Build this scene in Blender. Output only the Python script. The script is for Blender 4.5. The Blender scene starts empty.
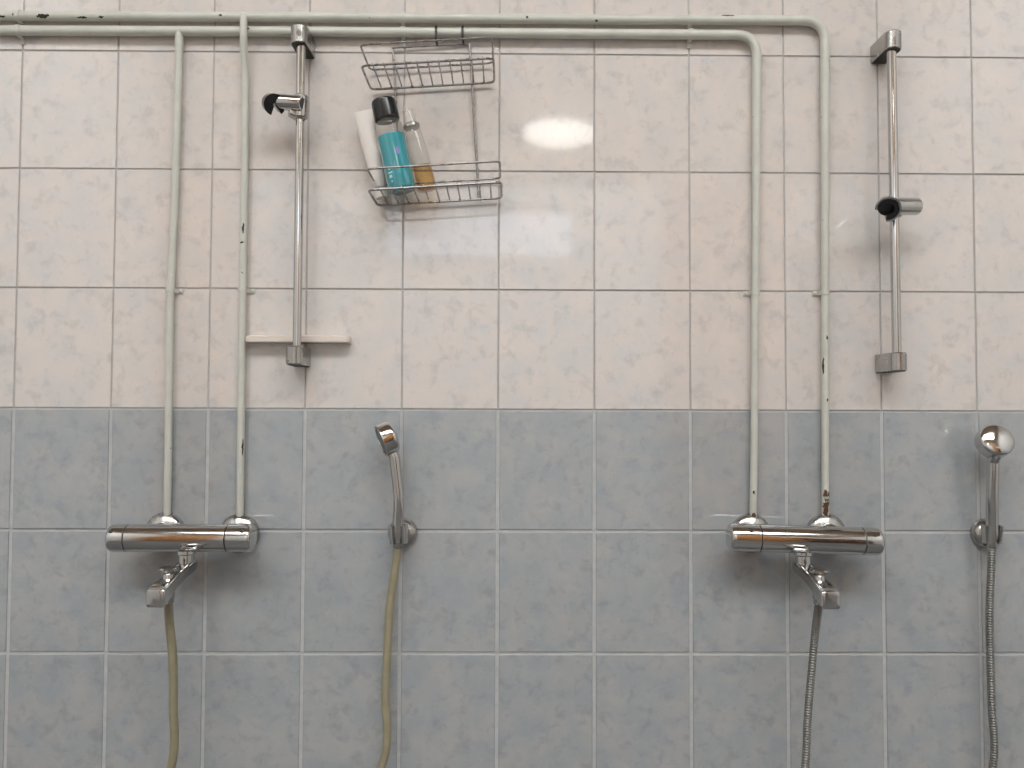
import bpy, bmesh, math, random
from mathutils import Vector, Matrix, Quaternion, noise as mnoise

R = math.radians
V = Vector
sc = bpy.context.scene
COL = sc.collection

# ---------------------------------------------------------------- camera
CAM_POS = V((0.0135, -1.6616, 1.2455))
PITCH, YAW, ROLL = 0.0352, -0.0092, 0.0036
FPX = 800.0
_fw = V((-math.sin(YAW) * math.cos(PITCH), math.cos(YAW) * math.cos(PITCH), math.sin(PITCH)))
_r0 = V((math.cos(YAW), math.sin(YAW), 0))
_u0 = _r0.cross(_fw)
_rt = _r0 * math.cos(ROLL) + _u0 * math.sin(ROLL)
_up = _u0 * math.cos(ROLL) - _r0 * math.sin(ROLL)
cam_data = bpy.data.cameras.new('camera')
cam = bpy.data.objects.new('camera', cam_data)
COL.objects.link(cam)
cam_data.sensor_width = 36.0
cam_data.lens = FPX / 1024.0 * 36.0
cam_data.clip_start = 0.02
_m = Matrix((_rt, _up, -_fw)).transposed().to_4x4()
_m.translation = CAM_POS
cam.matrix_world = _m
sc.camera = cam

# ---------------------------------------------------------------- world and exposure
w = bpy.data.worlds.new('world')
sc.world = w
w.use_nodes = True
w.node_tree.nodes['Background'].inputs[0].default_value = (0.55, 0.68, 1.0, 1)
w.node_tree.nodes['Background'].inputs[1].default_value = 0.6
sc.view_settings.view_transform = 'Standard'
sc.view_settings.look = 'None'
sc.view_settings.gamma = 1.0
sc.view_settings.use_curve_mapping = False
sc.view_settings.exposure = 0.0
sc.cycles.sample_clamp_indirect = 6.0
sc.cycles.caustics_reflective = False
sc.cycles.max_bounces = 14
sc.cycles.diffuse_bounces = 6

LAMP_DOME = 5.5         # radiance of the oval opal wall lamp
LAMP_TUBE = 11.3          # radiance of the broad ceiling panels
WINDOW_SKY = 1.7          # frosted window

# room extents
X0, X1, Y1, ZC = -2.75, 2.95, -4.6, 4.3
TW, TH = 0.2, 0.25        # wall tile
ZB = 1.25                 # where blue tiles end and cream tiles begin


def at(px, py, s):
    """Point whose distance from the tiled wall is s, seen at photo pixel (px, py)."""
    d = _fw * FPX + _rt * (px - 512.0) + _up * (384.0 - py)
    t = (-s - CAM_POS.y) / d.y
    return CAM_POS + d * t


# ---------------------------------------------------------------- materials
def mat(name, color, rough=0.5, metal=0.0, spec=0.5, **kw):
    m = bpy.data.materials.new(name)
    m.use_nodes = True
    b = m.node_tree.nodes['Principled BSDF']
    b.inputs['Base Color'].default_value = (*color, 1)
    b.inputs['Roughness'].default_value = rough
    b.inputs['Metallic'].default_value = metal
    b.inputs['Specular IOR Level'].default_value = spec
    for k, v in kw.items():
        b.inputs[k].default_value = v
    return m


class NT:
    """small node-building helper"""
    def __init__(self, m):
        self.m = m
        self.t = m.node_tree
        self.n = self.t.nodes
        self.bsdf = self.n['Principled BSDF']

    def add(self, typ, **kw):
        n = self.n.new(typ)
        for k, v in kw.items():
            setattr(n, k, v)
        return n

    def link(self, a, b):
        self.t.links.new(a, b)

    def coords(self):
        return self.add('ShaderNodeTexCoord').outputs['Object']

    def noise(self, vec, scale, detail=3.0, rough=0.55, dist=0.0):
        n = self.add('ShaderNodeTexNoise')
        n.inputs['Scale'].default_value = scale
        n.inputs['Detail'].default_value = detail
        n.inputs['Roughness'].default_value = rough
        n.inputs['Distortion'].default_value = dist
        self.link(vec, n.inputs['Vector'])
        return n.outputs['Fac']

    def ramp(self, fac, stops, interp='LINEAR'):
        n = self.add('ShaderNodeValToRGB')
        cr = n.color_ramp
        cr.interpolation = interp
        while len(cr.elements) > len(stops):
            cr.elements.remove(cr.elements[-1])
        while len(cr.elements) < len(stops):
            cr.elements.new(0.5)
        for e, (p, c) in zip(cr.elements, stops):
            e.position = p
            e.color = (*c, 1) if len(c) == 3 else c
        self.link(fac, n.inputs[0])
        return n.outputs[0]

    def mix(self, fac, a, b, blend='MIX'):
        n = self.add('ShaderNodeMix', data_type='RGBA', blend_type=blend)
        for sock, v in ((n.inputs[0], fac), (n.inputs[6], a), (n.inputs[7], b)):
            if hasattr(v, 'is_linked'):
                self.link(v, sock)
            elif isinstance(v, (int, float)):
                sock.default_value = v
            else:
                sock.default_value = (*v, 1)
        return n.outputs[2]

    def bump(self, height, strength=0.1, dist=0.001):
        n = self.add('ShaderNodeBump')
        n.inputs['Strength'].default_value = strength
        n.inputs['Distance'].default_value = dist
        self.link(height, n.inputs['Height'])
        self.link(n.outputs[0], self.bsdf.inputs['Normal'])


def tile_mat(name, base, warm, cool, dark, rough=0.055):
    m = mat(name, base, rough, 0, 0.5)
    m.node_tree.nodes['Principled BSDF'].inputs['IOR'].default_value = 1.75
    t = NT(m)
    co = t.coords()
    # every tile takes its own cut of the printed cloud pattern
    off = t.add('ShaderNodeVectorMath', operation='ADD')
    off.inputs[1].default_value = (50.0, 50.0, 50.0)
    t.link(co, off.inputs[0])
    div = t.add('ShaderNodeVectorMath', operation='DIVIDE')
    div.inputs[1].default_value = (TW, 1000.0, TH)
    t.link(off.outputs[0], div.inputs[0])
    fl = t.add('ShaderNodeVectorMath', operation='FLOOR')
    t.link(div.outputs[0], fl.inputs[0])
    wn = t.add('ShaderNodeTexWhiteNoise', noise_dimensions='3D')
    t.link(fl.outputs[0], wn.inputs['Vector'])
    ms = t.add('ShaderNodeVectorMath', operation='MULTIPLY')
    ms.inputs[1].default_value = (3.0, 3.0, 3.0)
    t.link(wn.outputs['Color'], ms.inputs[0])
    ad = t.add('ShaderNodeVectorMath', operation='ADD')
    t.link(co, ad.inputs[0])
    t.link(ms.outputs[0], ad.inputs[1])
    p = ad.outputs[0]
    n1 = t.noise(p, 18.0, 4.0, 0.6, 0.25)
    n2 = t.noise(p, 33.0, 4.0, 0.6, 0.3)
    mp = t.add('ShaderNodeVectorMath', operation='ADD')
    mp.inputs[1].default_value = (7.3, 1.1, 4.7)
    t.link(p, mp.inputs[0])
    n3 = t.noise(mp.outputs[0], 24.0, 3.0, 0.55, 0.4)
    n4 = t.noise(mp.outputs[0], 70.0, 4.0, 0.6, 0.2)
    c = t.mix(t.ramp(n1, [(0.36, (0, 0, 0)), (0.62, (1, 1, 1))]), warm, cool)
    c = t.mix(t.ramp(n3, [(0.30, (0.0, 0.0, 0.0)), (0.75, (0.55, 0.55, 0.55))]), c, base)
    c = t.mix(t.ramp(n2, [(0.52, (0, 0, 0)), (0.78, (0.75, 0.75, 0.75))]), c, dark)
    c = t.mix(t.ramp(n4, [(0.60, (0, 0, 0)), (0.80, (0.38, 0.38, 0.38))]), c, dark)
    t.link(c, t.bsdf.inputs['Base Color'])
    wv = t.noise(co, 9.0, 1.0, 0.4)
    t.bump(wv, 0.025, 0.002)
    return m


M = {}
M['cream_tile'] = tile_mat('cream_tile_glaze', (0.665, 0.605, 0.56), (0.70, 0.622, 0.570), (0.615, 0.585, 0.566), (0.46, 0.435, 0.42))
M['blue_tile'] = tile_mat('blue_tile_glaze', (0.385, 0.395, 0.40), (0.415, 0.408, 0.398), (0.335, 0.362, 0.378), (0.25, 0.27, 0.28))


def grout_mat():
    m = mat('grout', (0.4, 0.4, 0.4), 0.85)
    t = NT(m)
    co = t.coords()
    sx = t.add('ShaderNodeSeparateXYZ')
    t.link(co, sx.inputs[0])
    # grey joint between the cream tiles, pale joint between the blue ones
    g = t.add('ShaderNodeMath', operation='GREATER_THAN')
    g.inputs[1].default_value = ZB + 0.0035
    t.link(sx.outputs['Z'], g.inputs[0])
    n = t.noise(co, 40.0, 4.0)
    a = t.ramp(n, [(0.3, (0.43, 0.43, 0.425)), (0.7, (0.52, 0.52, 0.515))])
    b = t.ramp(n, [(0.3, (0.39, 0.365, 0.35)), (0.7, (0.49, 0.46, 0.44))])
    t.link(t.mix(g.outputs[0], a, b), t.bsdf.inputs['Base Color'])
    return m


M['grout'] = grout_mat()


def chrome(name, col=(0.58, 0.57, 0.555), rough=0.085, speck=0.0):
    m = mat(name, col, rough, 1.0)
    t = NT(m)
    co = t.coords()
    n = t.noise(co, 60.0, 4.0)
    rr = t.ramp(n, [(0.35, (rough * 0.7,) * 3), (0.75, (rough * 1.7,) * 3)])
    t.link(rr, t.bsdf.inputs['Roughness'])
    return m


M['chrome'] = chrome('polished_chrome')
M['chrome_soft'] = chrome('dulled_chrome', (0.45, 0.44, 0.42), 0.2)
M['wire'] = chrome('tarnished_wire', (0.34, 0.315, 0.30), 0.28)
M['black'] = mat('black_plastic', (0.010, 0.010, 0.010), 0.22)
M['groove'] = mat('dark_groove', (0.03, 0.028, 0.026), 0.6)
M['rust'] = mat('rust', (0.10, 0.045, 0.02), 0.9)
M['chip'] = mat('bare_dark_metal', (0.035, 0.025, 0.018), 0.8)
M['ledge'] = mat('cream_ceramic', (0.72, 0.63, 0.56), 0.15)


def paint_mat():
    m = mat('pale_green_paint', (0.52, 0.54, 0.48), 0.32)
    t = NT(m)
    co = t.coords()
    n = t.noise(co, 22.0, 4.0)
    c = t.ramp(n, [(0.3, (0.52, 0.515, 0.455)), (0.7, (0.60, 0.59, 0.525))])
    n2 = t.noise(co, 95.0, 3.0, 0.5)
    k = t.ramp(n2, [(0.745, (0, 0, 0)), (0.765, (1, 1, 1))])
    c = t.mix(k, c, (0.06, 0.04, 0.025))
    t.link(c, t.bsdf.inputs['Base Color'])
    t.bump(t.noise(co, 70.0, 3.0), 0.25, 0.001)
    return m


M['paint'] = paint_mat()


def hose_mat(name, c0, c1, rough, metal):
    m = mat(name, c0, rough, metal)
    t = NT(m)
    n = t.noise(t.coords(), 30.0, 4.0)
    t.link(t.ramp(n, [(0.3, c0), (0.7, c1)]), t.bsdf.inputs['Base Color'])
    return m


M['hose_beige'] = hose_mat('aged_beige_hose', (0.27, 0.24, 0.155), (0.34, 0.30, 0.20), 0.35, 0.0)
M['hose_metal'] = hose_mat('spiral_steel_hose', (0.16, 0.155, 0.14), (0.22, 0.21, 0.19), 0.42, 0.4)


def wood_mat(name, a, b, scale=6.0, board=0.11, axis='X'):
    m = mat(name, a, 0.45)
    t = NT(m)
    co = t.coords()
    mp = t.add('ShaderNodeMapping')
    mp.inputs['Scale'].default_value = (1.0, 1.0, 0.08) if axis == 'X' else (0.08, 1.0, 1.0)
    t.link(co, mp.inputs[0])
    n = t.noise(mp.outputs[0], scale * 6, 6.0, 0.6, 0.8)
    c = t.ramp(n, [(0.3, a), (0.7, b)])
    sx = t.add('ShaderNodeSeparateXYZ')
    t.link(co, sx.inputs[0])
    md = t.add('ShaderNodeMath', operation='PINGPONG')
    md.inputs[1].default_value = board / 2
    t.link(sx.outputs['X' if axis == 'X' else 'Y'], md.inputs[0])
    gr = t.ramp(md.outputs[0], [(0.0, (0.25, 0.25, 0.25)), (0.006, (1, 1, 1))])
    t.link(t.mix(1.0, c, gr, 'MULTIPLY'), t.bsdf.inputs['Base Color'])
    return m


M['wood'] = wood_mat('orange_pine', (0.42, 0.18, 0.05), (0.58, 0.28, 0.09))
M['dark_wood'] = wood_mat('dark_stained_wood', (0.06, 0.028, 0.014), (0.11, 0.05, 0.025))
M['ceiling'] = wood_mat('pale_board_ceiling', (0.32, 0.235, 0.165), (0.42, 0.315, 0.23), 5.0, 0.14, 'Y')


def plain_noise(name, a, b, rough, scale=8.0):
    m = mat(name, a, rough)
    t = NT(m)
    t.link(t.ramp(t.noise(t.coords(), scale, 5.0), [(0.3, a), (0.7, b)]), t.bsdf.inputs['Base Color'])
    return m


M['bronze_wood'] = wood_mat('brown_boarding', (0.26, 0.17, 0.10), (0.36, 0.25, 0.15))
M['wall_paint'] = plain_noise('warm_white_wall', (0.70, 0.685, 0.665), (0.75, 0.735, 0.715), 0.5, 3.0)
M['floor'] = plain_noise('grey_floor_tile', (0.12, 0.12, 0.12), (0.17, 0.168, 0.165), 0.35, 12.0)
M['white_enamel'] = mat('white_enamel', (0.75, 0.74, 0.72), 0.3)


def emit(name, col, s):
    m = mat(name, (0.8, 0.8, 0.8), 0.4)
    b = m.node_tree.nodes['Principled BSDF']
    b.inputs['Emission Color'].default_value = (*col, 1)
    b.inputs['Emission Strength'].default_value = s
    return m


M['opal_lit'] = emit('lit_opal_glass', (1.0, 0.93, 0.83), LAMP_DOME)
M['tube_lit'] = emit('lit_diffuser', (0.96, 1.0, 1.02), LAMP_TUBE)
M['frosted'] = emit('frosted_daylight_pane', (0.66, 0.80, 1.0), WINDOW_SKY)


# ---------------------------------------------------------------- mesh helpers
FRAME = {}


def obj(name, bm, m, parent=None, smooth=35.0, label=None):
    if parent is not None and parent in FRAME:
        bm.transform(FRAME[parent].inverted())
    bmesh.ops.recalc_face_normals(bm, faces=bm.faces)
    me = bpy.data.meshes.new(name)
    bm.to_mesh(me)
    bm.free()
    for mm in (m if isinstance(m, (list, tuple)) else [m]):
        me.materials.append(mm)
    if smooth:
        me.polygons.foreach_set('use_smooth', [True] * len(me.polygons))
        me.set_sharp_from_angle(angle=R(smooth))
    o = bpy.data.objects.new(name, me)
    COL.objects.link(o)
    if parent is not None:
        o.parent = parent
        if parent in FRAME:
            FRAME[o] = FRAME[parent]
    if smooth:
        wn = o.modifiers.new('weighted_normals', 'WEIGHTED_NORMAL')
        wn.keep_sharp = True
        wn.weight = 90
    if label:
        o['label'] = label
    return o


def tag(o, label, cat, group=None, kind=None):
    o['label'] = label
    o['category'] = cat
    if group:
        o['group'] = group
    if kind:
        o['kind'] = kind
    return o


def thing(name, loc, label, cat, group=None):
    o = bpy.data.objects.new(name, None)
    o.empty_display_size = 0.03
    COL.objects.link(o)
    o.location = loc
    FRAME[o] = Matrix.Translation(loc)
    return tag(o, label, cat, group)


def struct(name, bm, m, parent=None, label=None, smooth=35.0):
    o = obj(name, bm, m, parent, smooth)
    o['kind'] = 'structure'
    if parent is None:
        o['label'] = label or name
        o['category'] = name.split('_')[0]
    return o


def BM():
    return bmesh.new()


def frame_of(d):
    d = d.normalized()
    a = V((0, 0, 1)) if abs(d.z) < 0.9 else V((0, 1, 0))
    x = d.cross(a).normalized()
    y = d.cross(x).normalized()
    return x, y


def tube(bm, pts, rad, seg=14, cap=True, closed=False):
    """sweep a circle along pts; rad is a number or one per point"""
    n = len(pts)
    rr = rad if isinstance(rad, (list, tuple)) else [rad] * n
    tang = []
    for i in range(n):
        if closed:
            t = pts[(i + 1) % n] - pts[i - 1]
        else:
            t = pts[min(i + 1, n - 1)] - pts[max(i - 1, 0)]
        tang.append(t.normalized())
    x, y = frame_of(tang[0])
    rings = []
    for i in range(n):
        t = tang[i]
        x = (x - t * x.dot(t)).normalized()
        y = t.cross(x)
        rings.append([bm.verts.new(pts[i] + (x * math.cos(2 * math.pi * k / seg) + y * math.sin(2 * math.pi * k / seg)) * rr[i]) for k in range(seg)])
    m = n if closed else n - 1
    for i in range(m):
        a, b = rings[i], rings[(i + 1) % n]
        if closed and i == n - 1:
            # align the seam
            best = min(range(seg), key=lambda s: (b[s].co - a[0].co).length)
            b = b[best:] + b[:best]
        for k in range(seg):
            bm.faces.new((a[k], a[(k + 1) % seg], b[(k + 1) % seg], b[k]))
    if cap and not closed:
        bm.faces.new(rings[0][::-1])
        bm.faces.new(rings[-1])
    return bm


def lathe(bm, o, axis, prof, seg=32, capA=True, capB=True):
    """profile [(r, h)] about axis from o"""
    axis = axis.normalized()
    x, y = frame_of(axis)
    rings = []
    for r, h in prof:
        if r < 1e-6:
            rings.append([bm.verts.new(o + axis * h)])
        else:
            rings.append([bm.verts.new(o + axis * h + (x * math.cos(2 * math.pi * k / seg) + y * math.sin(2 * math.pi * k / seg)) * r) for k in range(seg)])
    for a, b in zip(rings, rings[1:]):
        for k in range(seg):
            k2 = (k + 1) % seg
            if len(a) == 1 and len(b) == 1:
                continue
            if len(a) == 1:
                bm.faces.new((a[0], b[k2], b[k]))
            elif len(b) == 1:
                bm.faces.new((a[k], a[k2], b[0]))
            else:
                bm.faces.new((a[k], a[k2], b[k2], b[k]))
    if capA and len(rings[0]) > 1:
        bm.faces.new(rings[0][::-1])
    if capB and len(rings[-1]) > 1:
        bm.faces.new(rings[-1])
    return bm


def box(bm, lo, hi, bevel=0.0, seg=2):
    g = bmesh.ops.create_cube(bm, size=1.0)
    c = [(a + b) / 2 for a, b in zip(lo, hi)]
    s = [abs(b - a) for a, b in zip(lo, hi)]
    vs = g['verts']
    for v in vs:
        v.co = V((c[0] + v.co.x * s[0], c[1] + v.co.y * s[1], c[2] + v.co.z * s[2]))
    if bevel > 0:
        es = list({e for v in vs for e in v.link_edges})
        bmesh.ops.bevel(bm, geom=es, offset=bevel, segments=seg, affect='EDGES', profile=0.5)
    return bm


def loft(bm, sections):
    rings = [[bm.verts.new(p) for p in s] for s in sections]
    n = len(rings[0])
    for a, b in zip(rings, rings[1:]):
        for k in range(n):
            bm.faces.new((a[k], a[(k + 1) % n], b[(k + 1) % n], b[k]))
    bm.faces.new(rings[0][::-1])
    bm.faces.new(rings[-1])
    return bm


def rrect(c, ux, uy, w, h, r, k=4):
    """rounded rectangle section"""
    pts = []
    r = min(r, w / 2 - 1e-5, h / 2 - 1e-5)
    for cx, cy, a0 in ((w / 2 - r, h / 2 - r, 0), (-w / 2 + r, h / 2 - r, 90), (-w / 2 + r, -h / 2 + r, 180), (w / 2 - r, -h / 2 + r, 270)):
        for i in range(k + 1):
            a = R(a0 + 90 * i / k)
            pts.append(c + ux * (cx + r * math.cos(a)) + uy * (cy + r * math.sin(a)))
    return pts


def catmull(P, sub=8):
    out = []
    n = len(P)
    for i in range(n - 1):
        p0, p1, p2, p3 = P[max(i - 1, 0)], P[i], P[i + 1], P[min(i + 2, n - 1)]
        for k in range(sub):
            t = k / sub
            out.append(0.5 * ((2 * p1) + (p2 - p0) * t + (2 * p0 - 5 * p1 + 4 * p2 - p3) * t * t + (3 * p1 - p0 - 3 * p2 + p3) * t ** 3))
    out.append(P[-1].copy())
    return out


def fillet(P, r, k=6, closed=False):
    """polyline with rounded corners; r one number or one per point"""
    n = len(P)
    rs = r if isinstance(r, (list, tuple)) else [r] * n
    out = []
    for i in range(n):
        if not closed and i in (0, n - 1):
            out.append(P[i].copy())
            continue
        a, b, c = P[i - 1], P[i], P[(i + 1) % n]
        d1, d2 = (a - b), (c - b)
        l = min(rs[i], d1.length * 0.49, d2.length * 0.49)
        p, q = b + d1.normalized() * l, b + d2.normalized() * l
        for j in range(k + 1):
            t = j / k
            out.append(p * (1 - t) ** 2 + b * 2 * t * (1 - t) + q * t * t)
    return out


def c_ring(bm, c, axis, gap, r0, r1, depth, gap_deg, taper=1.0, seg=28):
    """C-shaped ring open towards gap"""
    axis = axis.normalized()
    g = (gap - axis * gap.dot(axis)).normalized()
    h = axis.cross(g)
    rings = []
    for i in range(seg + 1):
        a = R(gap_deg / 2 + (360 - gap_deg) * i / seg)
        d = g * math.cos(a) + h * math.sin(a)
        rings.append([bm.verts.new(c + d * r0 * taper - axis * depth / 2), bm.verts.new(c + d * r1 * taper - axis * depth / 2),
                      bm.verts.new(c + d * r1 + axis * depth / 2), bm.verts.new(c + d * r0 + axis * depth / 2)])
    for a, b in zip(rings, rings[1:]):
        for k in range(4):
            bm.faces.new((a[k], a[(k + 1) % 4], b[(k + 1) % 4], b[k]))
    bm.faces.new(rings[0][::-1])
    bm.faces.new(rings[-1])
    bmesh.ops.remove_doubles(bm, verts=bm.verts, dist=1e-7)
    return bm


# ---------------------------------------------------------------- the room
rng = random.Random(11)


def tiled_wall():
    bm = BM()
    # grout bed with real thickness; its face is at y = 0.0025
    box(bm, (X0, 0.0025, 0.0), (X1, 0.12, ZC))
    for f in bm.faces:
        f.material_index = 0
    i0, i1 = math.floor(X0 / TW), math.ceil(X1 / TW)
    rows = range(-5, 13)
    for j in rows:
        up = j >= 0
        gv = 0.0031 if up else 0.0074          # joint widths
        gh_lo = 0.0034 if up else 0.0058
        gh_hi = 0.0034 if up else 0.0058
        if j == 0:
            gh_lo = 0.004
        if j == -1:
            gh_hi = 0.004
        for i in range(i0, i1):
            xa, xb = i * TW + gv / 2, (i + 1) * TW - gv / 2
            za, zb = ZB + j * TH + gh_lo / 2, ZB + (j + 1) * TH - gh_hi / 2
            xa, xb, zb = max(xa, X0), min(xb, X1), min(zb, ZC)
            if xb - xa < 0.02 or zb - za < 0.02:
                continue
            tx, tz = rng.uniform(-0.0022, 0.0022), rng.uniform(-0.0022, 0.0022)
            if (i, j) == (1, 2):
                tx, tz = 0.013, -0.003
            if (i, j) == (0, 2):
                tx, tz = 0.0, 0.0
            dy = rng.uniform(-0.0003, 0.0003)
            cx, cz = (xa + xb) / 2, (za + zb) / 2
            rings = []
            for ins, y in ((0.0, 0.0035), (0.0, 0.0012), (0.0003, 0.0006), (0.0011, 0.0)):
                ring = []
                for x, z in ((xa + ins, za + ins), (xb - ins, za + ins), (xb - ins, zb - ins), (xa + ins, zb - ins)):
                    yy = y + dy + (x - cx) * tx + (z - cz) * tz
                    ring.append(bm.verts.new((x, yy, z)))
                rings.append(ring)
            mi = 1 if up else 2
            for a, b in zip(rings, rings[1:]):
                for k in range(4):
                    f = bm.faces.new((a[k], a[(k + 1) % 4], b[(k + 1) % 4], b[k]))
                    f.material_index = mi
            f = bm.faces.new(rings[-1])
            f.material_index = mi
    o = struct('wall_back', bm, [M['grout'], M['cream_tile'], M['blue_tile']], label='tiled shower wall, cream tiles above blue grey tiles', smooth=0)
    return o


tiled_wall()

bm = BM(); box(bm, (X0 - 0.1, Y1 - 0.1, -0.1), (X1 + 0.1, 0.12, 0.0)); struct('floor', bm, M['floor'], label='grey shower room floor')
bm = BM(); box(bm, (X0 - 0.1, Y1 - 0.1, ZC), (X1 + 0.1, 0.12, ZC + 0.1)); struct('ceiling', bm, M['ceiling'], label='pale board ceiling of the shower room')
bm = BM(); box(bm, (X0 - 0.1, Y1, 0), (X0, 0.12, ZC)); struct('wall_left', bm, M['wall_paint'], label='warm white left wall')
bm = BM(); box(bm, (X1, Y1, 0), (X1 + 0.1, 0.12, ZC)); struct('wall_right', bm, M['wall_paint'], label='warm white right wall')

# the wall behind the photographer, with a high frosted window and a pine door
WX0, WX1, WZ0, WZ1 = -0.95, 0.55, 2.48, 2.88
DX0, DX1, DZ = 2.28, 2.92, 2.6
bm = BM()
box(bm, (X0, Y1 - 0.1, 0), (WX0, Y1, ZC))
box(bm, (WX0, Y1 - 0.1, 0), (WX1, Y1, WZ0))
box(bm, (WX0, Y1 - 0.1, WZ1), (WX1, Y1, ZC))
box(bm, (WX1, Y1 - 0.1, 0), (DX0, Y1, ZC))
box(bm, (DX0, Y1 - 0.1, DZ), (DX1, Y1, ZC))
box(bm, (DX1, Y1 - 0.1, 0), (X1, Y1, ZC))
struct('wall_front', bm, M['wall_paint'], label='warm white wall behind the photographer')
bm = BM()
for a in ((WX0, WZ0, WX1, WZ0 + 0.03), (WX0, WZ1 - 0.03, WX1, WZ1), (WX0, WZ0, WX0 + 0.03, WZ1), (WX1 - 0.03, WZ0, WX1, WZ1)):
    box(bm, (a[0], Y1 - 0.07, a[1]), (a[2], Y1 - 0.03, a[3]))
wf = struct('window_1', bm, M['white_enamel'], label='high frosted window in the wall behind the photographer')
bm = BM(); box(bm, (WX0 + 0.025, Y1 - 0.055, WZ0 + 0.025), (WX1 - 0.025, Y1 - 0.045, WZ1 - 0.025)); struct('window_pane', bm, M['frosted'], wf)
bm = BM(); box(bm, (DX0 + 0.05, Y1 - 0.06, 0.005), (DX1 - 0.05, Y1 - 0.015, DZ - 0.05), 0.004); dr = struct('door_1', bm, M['dark_wood'], label='dark stained door behind the photographer')
bm = BM()
box(bm, (DX0, Y1 - 0.09, 0), (DX0 + 0.05, Y1 + 0.012, DZ)); box(bm, (DX1 - 0.05, Y1 - 0.09, 0), (DX1, Y1 + 0.012, DZ)); box(bm, (DX0, Y1 - 0.09, DZ - 0.05), (DX1, Y1 + 0.012, DZ))
struct('door_frame', bm, M['dark_wood'], dr)
bm = BM(); tube(bm, fillet([V((DX0 + 0.12, Y1 - 0.02, 0.95)), V((DX0 + 0.12, Y1 + 0.05, 0.95)), V((DX0 + 0.12, Y1 + 0.05, 1.15)), V((DX0 + 0.12, Y1 - 0.02, 1.15))], 0.02), 0.01); struct('door_handle', bm, M['chrome'], dr)


bm = BM(); box(bm, (1.25, Y1 + 0.0005, 0.0), (2.26, Y1 + 0.02, 3.079)); struct('trim_1', bm, M['wood'], label='orange pine boarding beside the dark door behind the photographer')
bm = BM(); box(bm, (-2.72, Y1 + 0.0005, 0.0), (-2.15, Y1 + 0.02, 3.079)); struct('trim_2', bm, M['wood'], label='orange pine boarding in the left corner behind the photographer')


bm = BM(); box(bm, (X0 + 0.001, Y1 + 0.0005, 3.08), (X1 - 0.001, Y1 + 0.028, ZC - 0.001)); struct('trim_3', bm, M['bronze_wood'], label='brown boarding along the top of the wall behind the photographer')


def oval_lamp(c, label):
    """oval bulkhead lamp on the wall behind the photographer; c on that wall"""
    t = thing('wall_lamp', c, label, 'lamp')
    X, Z, N = V((1, 0, 0)), V((0, 0, 1)), V((0, 1, 0))

    def oval(a, b, h):
        return [c + X * a * math.cos(2 * math.pi * k / 48) + Z * b * math.sin(2 * math.pi * k / 48) + N * h for k in range(48)]
    A, B = 0.285, 0.12
    bm = BM(); loft(bm, [oval(A, B, 0.0008), oval(A + 0.006, B + 0.006, 0.004), oval(A + 0.006, B + 0.006, 0.022), oval(A, B, 0.026)]); obj('base', bm, M['white_enamel'], t)
    bm = BM(); loft(bm, [oval(A - 0.006, B - 0.006, 0.0265), oval(A - 0.004, B - 0.004, 0.04), oval(A - 0.02, B - 0.016, 0.06), oval(A - 0.07, B - 0.045, 0.078), oval(A - 0.15, B - 0.08, 0.086)]); obj('lamp_shade', bm, M['opal_lit'], t)
    return t


def tube_lamp(x0, x1, y, label):
    t = thing('ceiling_light', V(((x0 + x1) / 2, y, ZC)), label, 'lamp', 'row of ceiling lights')
    bm = BM(); box(bm, (x0, y - 0.66, ZC - 0.03), (x1, y + 0.66, ZC - 0.0005), 0.004); obj('housing', bm, M['white_enamel'], t)
    bm = BM(); box(bm, (x0 + 0.01, y - 0.65, ZC - 0.06), (x1 - 0.01, y + 0.65, ZC - 0.0305), 0.02, 3); obj('diffuser', bm, M['tube_lit'], t)
    return t


# the lamp mirrored in the glaze at (560, 132) hangs on the line reflected off the wall there
_p = at(560, 132, 0.0)
_d = _p - CAM_POS
_d.y = -_d.y
_k = (Y1 + 0.09 - _p.y) / _d.y
LC = _p + _d * _k
oval_lamp(V((LC.x, Y1 + 0.028, LC.z)), 'oval opal wall lamp mirrored as a bright spot in the cream tiles')
LY = -2.98
tube_lamp(-2.15, -0.80, LY, 'broad ceiling light panel, leftmost of the row before the tiled wall')
tube_lamp(-0.62, 0.72, LY, 'broad ceiling light panel, middle of the row before the tiled wall')
tube_lamp(0.90, 2.25, LY, 'broad ceiling light panel, rightmost of the row before the tiled wall')


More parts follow.
